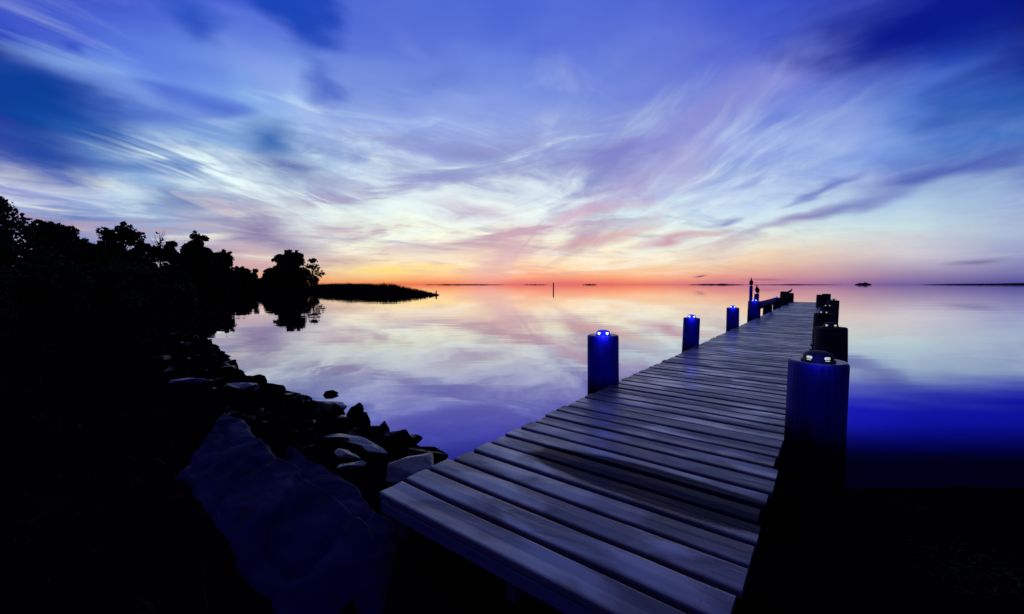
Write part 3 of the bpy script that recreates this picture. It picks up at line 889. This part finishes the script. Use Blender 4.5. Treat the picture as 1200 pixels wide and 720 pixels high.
def bird(loc, rz, scale, label, upright):
    """perched waterbird: one body, legs run into it"""
    bm = bmesh.new()
    if upright:
        pts = [(-0.20, 0, -0.02), (-0.13, 0, 0.06), (-0.07, 0, 0.14), (-0.02, 0, 0.24), (0.015, 0, 0.33), (0.03, 0, 0.40), (0.045, 0, 0.455), (0.075, 0, 0.475), (0.12, 0, 0.472), (0.17, 0, 0.455)]
        rad = [0.012, 0.035, 0.075, 0.085, 0.062, 0.036, 0.034, 0.036, 0.015, 0.004]
        legx, legz = -0.03, 0.12
    else:
        pts = [(-0.24, 0, 0.10), (-0.16, 0, 0.115), (-0.08, 0, 0.13), (0.0, 0, 0.155), (0.06, 0, 0.20), (0.085, 0, 0.25), (0.10, 0, 0.285), (0.13, 0, 0.29), (0.16, 0, 0.282), (0.20, 0, 0.27)]
        rad = [0.008, 0.03, 0.065, 0.08, 0.06, 0.036, 0.034, 0.034, 0.014, 0.004]
        legx, legz = -0.01, 0.11
    tube(bm, pts, rad, 12, (1, 0.85))
    for sy in (-0.028, 0.028):
        tube(bm, [(legx, sy, legz), (legx + 0.01, sy, 0.05), (legx, sy, 0.006), (legx + 0.05, sy, 0.003)], [0.012, 0.007, 0.008, 0.006], 6)
    # folded wings
    for sy in (-1, 1):
        mid = len(pts) // 2
        w = [Vector(pts[4]) + Vector((-0.02, sy * 0.055, 0.0)), Vector(pts[3]) + Vector((-0.02, sy * 0.082, 0.0)), Vector(pts[2]) + Vector((-0.03, sy * 0.072, -0.005)), Vector(pts[0]) + Vector((-0.05, sy * 0.02, -0.005))]
        tube(bm, w, [0.012, 0.034, 0.030, 0.004], 8)
    bmesh.ops.recalc_face_normals(bm, faces=bm.faces)
    o = from_bm('bird', bm, M['plumage'], smooth=True)
    o.location = loc; o.rotation_euler = (0, 0, rz); o.scale = (scale,) * 3
    tag(o, label, 'bird', 'birds perched on the pier')


bird(dp(879.9, 16.0, DECK + 1.16), R(60), 0.62, 'small dark bird perched on the taller slim pole', True)
bird(dp(885.3, 16.2, DECK + 0.85) + Vector((0.05, 0, 0)), R(76), 0.72, 'dark bird sitting upright on the shorter slim pole', True)
bird(P(34.7, -2.10, DECK + 0.626), R(10), 0.95, 'black bird perched on the left far corner piling', False)

# channel marker far out in the water
bm = bmesh.new()
tube(bm, [(0, 0, -1), (0, 0, 2.3), (0.02, 0, 2.75), (0.02, 0, 2.8)], [0.22, 0.2, 0.18, 0.1], 12)
bmesh.ops.recalc_face_normals(bm, faces=bm.faces)
mk = from_bm('marker_post', bm, M['dark'])
mk.location = dp(648.5, 150)
tag(mk, 'lone dark marker post standing far out in open water', 'marker post')


# ------------------------------------------------------------------ rocks
def rock_mesh(seed, size, flat=1.0, sub=3):
    rng = random.Random(seed)
    bm = bmesh.new()
    pts = []
    for _ in range(13):
        v = Vector((rng.gauss(0, 1), rng.gauss(0, 1), rng.gauss(0, 1))).normalized()
        v *= rng.uniform(0.8, 1.1)
        pts.append(bm.verts.new((v.x * size[0], v.y * size[1], v.z * size[2] * flat)))
    r = bmesh.ops.convex_hull(bm, input=pts)
    bmesh.ops.delete(bm, geom=[g for g in r['geom_interior'] if isinstance(g, bmesh.types.BMVert)], context='VERTS')
    bmesh.ops.bevel(bm, geom=list(bm.edges), offset=min(size) * 0.06, segments=1, affect='EDGES', clamp_overlap=True)
    bmesh.ops.triangulate(bm, faces=bm.faces)
    bmesh.ops.subdivide_edges(bm, edges=[e for e in bm.edges if e.calc_length() > min(size) * 0.5], cuts=2, use_grid_fill=True)
    ms = min(size)
    for v in bm.verts:
        q = v.co / ms
        n = mnoise.fractal(q * 1.1 + Vector((seed * 1.7, 0, 0)), 1.0, 2.0, 4)
        v.co += v.co.normalized() * n * ms * 0.10
    bmesh.ops.recalc_face_normals(bm, faces=bm.faces)
    me = bpy.data.meshes.new('rock'); bm.to_mesh(me); bm.free()
    me.polygons.foreach_set('use_smooth', [True] * len(me.polygons))
    me.set_sharp_from_angle(angle=R(24))
    return me


RG = 'riprap rocks along the waterline'


def rock(px, py, z, size, seed, label, mat='rock', rot=(0, 0, 0), sink=0.0):
    """centre seen at a pixel, at height z"""
    me = rock_mesh(seed, size)
    me.materials.append(M[mat])
    o = bpy.data.objects.new('rock', me); col.objects.link(o)
    p = gp(px, py, z)
    o.location = (p.x, p.y, z - sink); o.rotation_euler = rot
    tag(o, label, 'rock', RG)
    return o


# named rocks
rock(385, 463, 0.02, (0.13, 0.10, 0.07), 11, 'small dark rock alone in the water off the bank', rot=(0, 0.1, 0.4))
rock(248, 412, 0.02, (0.18, 0.12, 0.06), 12, 'flat low rock in the shallows beside the bank, farthest along', rot=(0, 0, 0.2))
rock(270, 424, 0.03, (0.10, 0.08, 0.05), 13, 'tiny rock at the water beside the far end of the pile')
rock(480, 560, 0.20, (0.30, 0.24, 0.19), 14, 'pale blue-white glazed rock beside the corner of the deck', 'glazed', rot=(0.15, 0.05, 0.3))
rock(398, 522, 0.24, (0.62, 0.16, 0.06), 15, 'long thin plank-like slab of rock with pale top edge', 'glazed', rot=(0.05, 0.06, -0.32))
rock(396, 541, 0.22, (0.22, 0.12, 0.08), 16, 'streaked pale rock below the long thin slab', 'glazed', rot=(0.2, 0.0, 0.2))
rock(412, 555, 0.20, (0.17, 0.10, 0.08), 17, 'second streaked pale rock, between the glazed rock and the thin slab', 'glazed', rot=(0.1, 0.1, 0.5))
rock(445, 508, 0.12, (0.17, 0.15, 0.17), 18, 'pointed rock at the waterline with a bright right edge', rot=(0.3, 0.2, 0.1))
rock(496, 538, 0.10, (0.27, 0.24, 0.20), 58, 'big round black rock at the waterline nearest the pier', rot=(0, 0, 0.5))
rock(463, 527, 0.12, (0.26, 0.24, 0.18), 20, 'black rock at the waterline behind the big round one', rot=(0, 0.2, 0))
rock(415, 492, 0.12, (0.24, 0.2, 0.2), 21, 'rock with a jagged tip rising above the waterline pile', rot=(0.2, 0.2, 0.9))
rock(384, 480, 0.13, (0.42, 0.2, 0.09), 22, 'flat glazed rock with pale top near the jagged rock', 'glazed', rot=(0.04, -0.02, -0.2))
rock(281, 456, 0.28, (0.30, 0.18, 0.10), 23, 'flat pale-topped rock halfway along the pile', 'glazed', rot=(0.05, 0.05, 0.1))
rock(220, 448, 0.40, (0.32, 0.2, 0.10), 24, 'small pale-topped rock high on the dark bank', 'glazed', rot=(0.02, 0.0, 0.3))
rng = random.Random(21)
edge = [(-1.05, 4.75), (-1.95, 5.45), (-2.85, 6.25), (-4.0, 7.2), (-5.1, 8.1), (-6.5, 9.6), (-8.2, 11.4), (-10.4, 13.9)]
cnt = 0
for i in range(len(edge) - 1):
    a = Vector((*edge[i], 0)); b = Vector((*edge[i + 1], 0))
    L = (b - a).length
    nn = max(3, int(L / 0.30))
    for k in range(nn):
        for row in range(4):
            tt = (k + rng.random()) / nn
            p = a.lerp(b, tt)
            nrm = Vector((-(b - a).y, (b - a).x, 0)).normalized()
            if nrm.x > 0: nrm = -nrm
            nrm = Vector((-0.7, -0.7, 0))
            inl = (0.14, 0.45, 0.80, 1.20)[row] + rng.uniform(-0.15, 0.15)
            p = p + nrm * inl
            sz = rng.choice((rng.uniform(0.07, 0.14), rng.uniform(0.13, 0.24), rng.uniform(0.17, 0.29))) * (1.0 if row else 0.85) * (1 + 0.04 * i)
            me = rock_mesh(100 + cnt, (sz * rng.uniform(0.9, 1.7), sz, sz * rng.uniform(0.38, 0.8)))
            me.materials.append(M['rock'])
            o = bpy.data.objects.new('rock', me); col.objects.link(o)
            o.location = (p.x, p.y, max(0.0, gz(p.x, p.y)) + sz * 0.02)
            o.rotation_euler = (rng.uniform(-.4, .4), rng.uniform(-.4, .4), rng.uniform(0, 6.28))
            tag(o, 'black angular rock in the riprap pile along the left waterline', 'rock', RG)
            cnt += 1


# big slabs in the foreground
def slab(name, corners, thick, label, seed, dome=0.06):
    """corners: (px, py, z) seen in the picture, counter-clockwise; a broad worn slab with real thickness"""
    c = [gp(*q) for q in corners]
    n = 60
    bm = bmesh.new(); top = []; 
    for i in range(n + 1):
        row = []
        for j in range(n + 1):
            u, v = i / n, j / n
            # squircle the patch so its corners are worn round
            qa, qb = 2 * u - 1, 2 * v - 1
            ua = 0.5 + 0.5 * qa * math.sqrt(1 - 0.07 * qb * qb); va = 0.5 + 0.5 * qb * math.sqrt(1 - 0.07 * qa * qa)
            p = (c[0] * (1 - ua) + c[1] * ua) * (1 - va) + (c[3] * (1 - ua) + c[2] * ua) * va
            ed = min(u, 1 - u, v, 1 - v)
            rd = 1 - (1 - min(1, ed / 0.07)) ** 2
            z = p.z - 0.05 * (1 - rd) + dome * math.sin(math.pi * u) * math.sin(math.pi * v)
            z += 0.018 * mnoise.fractal(Vector((p.x * 1.4, p.y * 1.4, seed)), 1, 2, 4) + 0.022 * abs(mnoise.noise(Vector((p.x * 3.1, p.y * 1.3, seed + 2)))) - 0.03 * max(0.0, 0.06 - abs(mnoise.noise(Vector((p.x * 1.7 + p.y, p.y * 1.2, seed + 4))))) / 0.06 + 0.012 * mnoise.fractal(Vector((p.x * 7, p.y * 7, seed)), 1, 2, 3)
            x = p.x + 0.05 * mnoise.fractal(Vector((p.x * 2.6, p.y * 2.6, seed + 5)), 1, 2, 4)
            y = p.y + 0.05 * mnoise.fractal(Vector((p.x * 2.6, p.y * 2.6, seed + 9)), 1, 2, 4)
            row.append(bm.verts.new((x, y, z)))
        top.append(row)
    for i in range(n):
        for j in range(n):
            bm.faces.new((top[i][j], top[i + 1][j], top[i + 1][j + 1], top[i][j + 1]))
    bedges = [e for e in bm.edges if e.is_boundary]
    r = bmesh.ops.extrude_edge_only(bm, edges=bedges)
    nv = [g for g in r['geom'] if isinstance(g, bmesh.types.BMVert)]
    for v in nv: v.co.z -= thick
    bmesh.ops.contextual_create(bm, geom=[g for g in r['geom'] if isinstance(g, bmesh.types.BMEdge)])
    bmesh.ops.recalc_face_normals(bm, faces=bm.faces)
    o = from_bm(name, bm, M['slab'], smooth=True)
    o.data.set_sharp_from_angle(angle=R(26))
    tag(o, label, 'slab')


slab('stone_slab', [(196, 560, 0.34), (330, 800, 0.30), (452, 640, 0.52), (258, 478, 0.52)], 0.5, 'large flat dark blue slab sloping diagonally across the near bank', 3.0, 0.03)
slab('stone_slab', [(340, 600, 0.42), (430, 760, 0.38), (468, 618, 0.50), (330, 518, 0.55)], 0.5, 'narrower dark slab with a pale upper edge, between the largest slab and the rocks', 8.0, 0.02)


# ------------------------------------------------------------------ vegetation
def leaves_mesh(lobes, n, size, seed, extra=None):
    """many leaf-clump faces spread through the lobes' volume"""
    rg = np.random.default_rng(seed)
    vol = np.array([l[3] ** 1.8 for l in lobes]); vol = vol / vol.sum()
    idx = rg.choice(len(lobes), n, p=vol)
    c = np.array([l[:3] for l in lobes])[idx]; r = np.array([l[3] for l in lobes])[idx]
    d = rg.normal(size=(n, 3)); d /= np.linalg.norm(d, axis=1)[:, None]
    rr = r * rg.random(n) ** 0.45
    pos = c + d * rr[:, None] * np.array([1, 1, 0.8])
    a = rg.normal(size=(n, 3)); a /= np.linalg.norm(a, axis=1)[:, None]
    b = np.cross(a, rg.normal(size=(n, 3))); b /= np.linalg.norm(b, axis=1)[:, None]
    sz = size * rg.uniform(0.5, 1.3, n)[:, None]
    v = np.stack([pos - a * sz, pos + b * sz * 0.6, pos + a * sz, pos - b * sz * 0.6], 1).reshape(-1, 3)
    f = np.arange(4 * n).reshape(n, 4)
    me = bpy.data.meshes.new('crown')
    me.from_pydata(v.tolist(), [], f.tolist())
    return me


def tree(px, D, ytop, wpx, label, seed, ybot=None, sparse=0.0, kind='tree', lobes_n=16, base_frac=0.18, twigs=False, shape='round'):
    rg = random.Random(seed)
    p = dp(px, D)
    z0 = gz(p.x, p.y) - 0.1
    H = CAM + (HY - ytop) / F * D - z0
    W = wpx / F * D
    root = empty(kind, (p.x, p.y, z0))
    tag(root, label, 'tree' if kind == 'tree' else kind)
    # trunk and limbs in one mesh
    bm = bmesh.new()
    tr = max(0.10, H * 0.022)
    tube(bm, [(0, 0, 0), (W * 0.01, 0, H * 0.25), (-W * 0.02, 0, H * 0.55), (W * 0.02, 0, H * 0.86)], [tr, tr * 0.8, tr * 0.5, tr * 0.12], 9)
    lobes = []
    for k in range(lobes_n):
        u = rg.uniform(base_frac, 0.93)
        if shape == 'round': env = math.sin(math.pi * min(0.97, (u * 0.82 + 0.12))) ** 0.7
        elif shape == 'tall': env = 0.75 * (1 - u) ** 0.6 + 0.2
        else: env = 1.0 - 0.35 * u
        a = rg.uniform(0, 6.283); rad = W * 0.5 * env * (rg.uniform(0.25, 0.80) if not sparse else rg.uniform(0.1, 0.65))
        lr = max(0.12, W * (rg.uniform(0.10, 0.19) if not sparse else rg.uniform(0.15, 0.24)) * (1.15 - 0.45 * u))
        zc = min(H * u, H - lr * 0.85)
        lobes.append((rad * math.cos(a), rad * math.sin(a), zc, lr))
        tube(bm, [(0, 0, max(0.1, zc - rad * 0.8) * 0.8), (rad * .5 * math.cos(a), rad * .5 * math.sin(a), zc * 0.9), (rad * math.cos(a), rad * math.sin(a), zc + lr * 0.5)], [tr * 0.35, tr * 0.22, tr * 0.06], 5)
    lobes.append((0, 0, H - W * 0.10, W * 0.12))
    if not sparse:
        for k in range(9):
            lobes.append((rg.uniform(-.2, .2) * W, rg.uniform(-.1, .1) * W, H * (base_frac + (0.80 - base_frac) * k / 8), W * rg.uniform(0.20, 0.27) * (1 - 0.03 * k)))
    if not sparse:
        for k in range(46):
            b_ = rg.choice(lobes)
            a = rg.uniform(0, 6.283); e = rg.uniform(-0.3, 1.45)
            q = Vector((math.cos(a) * math.cos(e), math.sin(a) * math.cos(e), math.sin(e))) * b_[3] * rg.uniform(0.95, 1.3)
            zz = b_[2] + q.z
            if zz > H * 1.03 or zz < 0.2: continue
            lobes.append((b_[0] + q.x, b_[1] + q.y, zz, W * rg.uniform(0.025, 0.06)))
    if twigs:
        for k in range(40):
            a = rg.uniform(0, 6.283); e = rg.uniform(0.3, 1.3); zb = H * rg.uniform(0.3, 0.85)
            l = H * rg.uniform(0.12, 0.3)
            q = Vector((math.cos(a) * math.cos(e), math.sin(a) * math.cos(e), math.sin(e)))
            b0 = Vector((0, 0, zb))
            tube(bm, [b0, b0 + q * l * 0.5 + Vector((0, 0, -0.02 * H)), b0 + q * l], [tr * 0.25, tr * 0.15, tr * 0.05], 4)
    bmesh.ops.recalc_face_normals(bm, faces=bm.faces)
    from_bm('trunk', bm, M['bark'], root, smooth=True)
    lf = max(0.10, D * (0.0042 if not sparse else 0.0036) * (1.25 if D < 45 else 1.0))
    n = int((9000 if not sparse else 620) * (2.0 if D < 45 else 1.0) * (1.0 if W < 12 else 1.4))
    if twigs: n = 60
    me = leaves_mesh(lobes, n, lf, seed)
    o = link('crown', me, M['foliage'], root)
    return root


trees = [
    (2, 26, 231, 135, 'tallest broad dark tree at the left edge of the photo', 1, dict(lobes_n=40, base_frac=0.1, shape='dome')),
    (62, 30, 260, 70, 'stepped dark tree just right of the tallest left edge tree', 2, dict(lobes_n=30, base_frac=0.1, shape='dome')),
    (95, 42, 281, 84, 'low dark tree filling the dip before the knobby crowned tree', 3, dict(base_frac=0.05, shape='dome')),
    (148, 72, 264, 64, 'knobby crowned tree with sky gaps, left of the bare twiggy one', 4, dict(lobes_n=22)),
    (190, 84, 270, 26, 'bare twiggy tree between two leafy crowns', 5, dict(twigs=True, sparse=1)),
    (205, 90, 283, 34, 'small round tree right of the bare twiggy one', 6, dict()),
    (232, 96, 274, 46, 'tall tree with a domed top in the middle of the tree line', 7, dict(lobes_n=20)),
    (264, 108, 295, 42, 'loose edged tree sloping down right of the domed tall tree', 8, dict(lobes_n=18)),
    (284, 116, 314, 34, 'low tree at the right end of the main tree line', 9, dict()),
    (299.5, 122, 316, 12, 'slender wispy sapling in the gap before the last clump', 10, dict(sparse=1, lobes_n=7, base_frac=0.45)),
    (341, 128, 296, 54, 'dense dark tree standing out at the end of the shore', 11, dict(lobes_n=24, base_frac=0.05)),
    (368, 126, 303, 28, 'thin see-through tree at the outer right of the last clump', 12, dict(sparse=1, lobes_n=14, base_frac=0.25)),
    (318, 126, 319, 30, 'short bushy tree left of the dense one at the end', 13, dict(base_frac=0.02)),
    (172, 80, 284, 56, 'plain dark tree under the bare twiggy one', 14, dict(base_frac=0.05)),
    (120, 60, 288, 60, 'squat dark tree in front of the knobby crowned tree', 15, dict(base_frac=0.02, shape='dome')),
    (250, 104, 296, 40, 'plain dark tree filling in below the domed tall tree', 16, dict(base_frac=0.05)),
]
for (px, D, yt, wpx, lab, sd, kw) in trees:
    tree(px, D, yt, wpx, lab, sd, **kw)

# tree outside the left edge: only its twig tips reach into view
tree(-86, 11, 40, 150, 'near tree at the far left whose leaf tips poke into view', 44, lobes_n=20, base_frac=0.3)


def shrub(px, D, ytop, wpx, label, seed):
    rg = random.Random(seed)
    p = dp(px, D); z0 = gz(p.x, p.y) - 0.1
    H = CAM + (HY - ytop) / F * D - z0; W = wpx / F * D
    H = max(H, 0.5)
    lobes = []
    for k in range(14):
        u = rg.uniform(0.1, 0.85); a = rg.uniform(0, 6.283)
        rad = W * 0.42 * rg.random() ** 0.6 * (1.05 - 0.5 * u)
        lr = min(W, H) * rg.uniform(0.16, 0.28)
        lobes.append((rad * math.cos(a), rad * math.sin(a) * 0.7, min(H * u, H - lr * .8), lr))
    me = leaves_mesh(lobes, 1800, max(0.06, D * 0.004), seed)
    o = link('shrub', me, M['foliage'])
    o.location = (p.x, p.y, z0)
    tag(o, label, 'shrub', 'shrubs along the dark left bank')


shrub(221, 17.6, 330, 34, 'dark shrub overhanging the water at the far end of the rock pile', 190)
shrub(206, 20, 322, 40, 'dark shrub just inland of the one overhanging the water', 191)
rg = random.Random(5)
for k in range(46):
    px = rg.uniform(-60, 250)
    f = (px + 60) / 310
    D = rg.uniform(14, 22) + 55 * f * rg.uniform(0.25, 1.0)
    if px > 225: D = max(D, 40)
    p = dp(px, D)
    _, sd = land_height(np.array([p.x]), np.array([p.y]))
    if sd[0] < 1.0: continue
    shrub(px, D, rg.uniform(292, 318) + 16 * f, rg.uniform(50, 75) * (1 - 0.3 * f), 'dark leafy shrub in the unlit thicket along the left bank', 200 + k)
for k in range(12):
    px = 238 + k * 8.5
    D = 112 + min(k, 6) * 2
    if px > 330: D = 118
    p = dp(px, D)
    _, sd = land_height(np.array([p.x]), np.array([p.y]))
    if sd[0] < 0.3: continue
    shrub(px, D, rg.uniform(319, 327), 22, 'low dark shrub at the foot of the far shore trees', 300 + k)


# reeds on the spit
def reeds():
    rgn = np.random.default_rng(4)
    V = []; Fc = []
    n = 0
    X = rgn.uniform(-75, -12, 110000); Y = rgn.uniform(70, 135, 110000)
    H, sd = land_height(X, Y)
    for x, y, h, s in zip(X, Y, H, sd):
        if s < 0.05 or s > 9: continue
        px = 600 + x / y * F
        if px < 310 or px > 516: continue
        if n > 16000: break
        tall = 2.1 if px < 462 else max(0.30, 2.1 - 1.8 * (px - 462) / 44)
        edge_f = min(1, 0.68 + s / 4)
        L = tall * edge_f * rgn.uniform(0.75, 1.04) * (0.9 + 0.3 * mnoise.noise(Vector((x * 0.35, y * 0.35, 2))))
        dx, dy = rgn.normal(0, 0.12), rgn.normal(0, 0.12)
        w = rgn.uniform(0.025, 0.06)
        a = rgn.uniform(0, 3.14)
        cx, sx = math.cos(a) * w, math.sin(a) * w
        b = len(V)
        V += [(x - cx, y - sx, h - 0.1), (x + cx, y + sx, h - 0.1), (x + dx * .4 + cx * .8, y + dy * .4 + sx * .8, h + L * .6), (x + dx * .4 - cx * .8, y + dy * .4 - sx * .8, h + L * .6), (x + dx, y + dy, h + L)]
        Fc += [(b, b + 1, b + 2, b + 3), (b + 3, b + 2, b + 4)]
        n += 1
    me = bpy.data.meshes.new('reeds'); me.from_pydata(V, [], Fc)
    o = link('reeds', me, M['reed'])
    tag(o, 'bed of dark reeds covering the low spit at the end of the shore', 'reeds', kind='stuff')


reeds()

def grass():
    rgn = np.random.default_rng(9)
    V = []; Fc = []
    X = np.concatenate([rgn.uniform(0.3, 9, 16000), rgn.uniform(-16, 0, 9000)])
    Y = np.concatenate([rgn.uniform(2.2, 4.9, 16000), rgn.uniform(1.5, 16, 9000)])
    H, sd = land_height(X, Y)
    for x, y, h, s in zip(X, Y, H, sd):
        n_, s_ = x * NV.x + y * NV.y, x * DV.x + y * DV.y
        if NL - 0.1 < n_ < NR + 0.25 and s_ > 1.2: continue
        right = x > 0.2
        if right and not (-0.25 < s < 1.6): continue
        if not right and s < 1.3: continue
        if right and mnoise.noise(Vector((x * 1.1, y * 1.1, 3))) < -0.12 and s < 0.3: continue
        L = rgn.uniform(0.02, 0.06 if right else 0.14) * (0.6 + 0.8 * max(0, mnoise.noise(Vector((x * 2, y * 2, 7)))))
        dx, dy = rgn.normal(0, 0.05, 2); w = rgn.uniform(0.004, 0.009); a = rgn.uniform(0, 3.14)
        cx, sx = math.cos(a) * w, math.sin(a) * w
        b = len(V); z = max(h, -0.05) - 0.03
        V += [(x - cx, y - sx, z), (x + cx, y + sx, z), (x + dx * .4 + cx * .7, y + dy * .4 + sx * .7, z + L * .6), (x + dx * .4 - cx * .7, y + dy * .4 - sx * .7, z + L * .6), (x + dx, y + dy, z + L)]
        Fc += [(b, b + 1, b + 2, b + 3), (b + 3, b + 2, b + 4)]
    me = bpy.data.meshes.new('grass'); me.from_pydata(V, [], Fc)
    o = link('grass', me, M['foliage'])
    tag(o, 'short dark grass on the unlit banks either side of the pier', 'grass', kind='stuff')


grass()

# a few bare stakes at the tip of the spit
for k, (px, hgt) in enumerate(((498, 0.75), (505, 0.5), (511, 0.8))):
    bm = bmesh.new()
    tube(bm, [(0, 0, -0.6), (0.02, 0, hgt * 0.6), (0.05, 0, hgt)], [0.14, 0.13, 0.10], 8)
    bmesh.ops.recalc_face_normals(bm, faces=bm.faces)
    o = from_bm('stake', bm, M['dark'])
    q = dp(px, 76.5); o.location = (q.x, q.y, 0)
    tag(o, ('dark stake nearest the reeds on the spit tip', 'shortest dark stake, in the middle of the spit tip', 'outermost dark stake at the spit tip')[k], 'stake', 'stakes at the tip of the spit')

# ------------------------------------------------------------------ render settings
scene.render.engine = 'CYCLES'
vs = scene.view_settings
vs.view_transform = 'Standard'; vs.look = 'None'; vs.exposure = 0.0; vs.gamma = 1.0; vs.use_curve_mapping = False
scene.cycles.use_denoising = True
scene.cycles.max_bounces = 6; scene.cycles.diffuse_bounces = 3; scene.cycles.glossy_bounces = 4
scene.cycles.caustics_reflective = False; scene.cycles.caustics_refractive = False
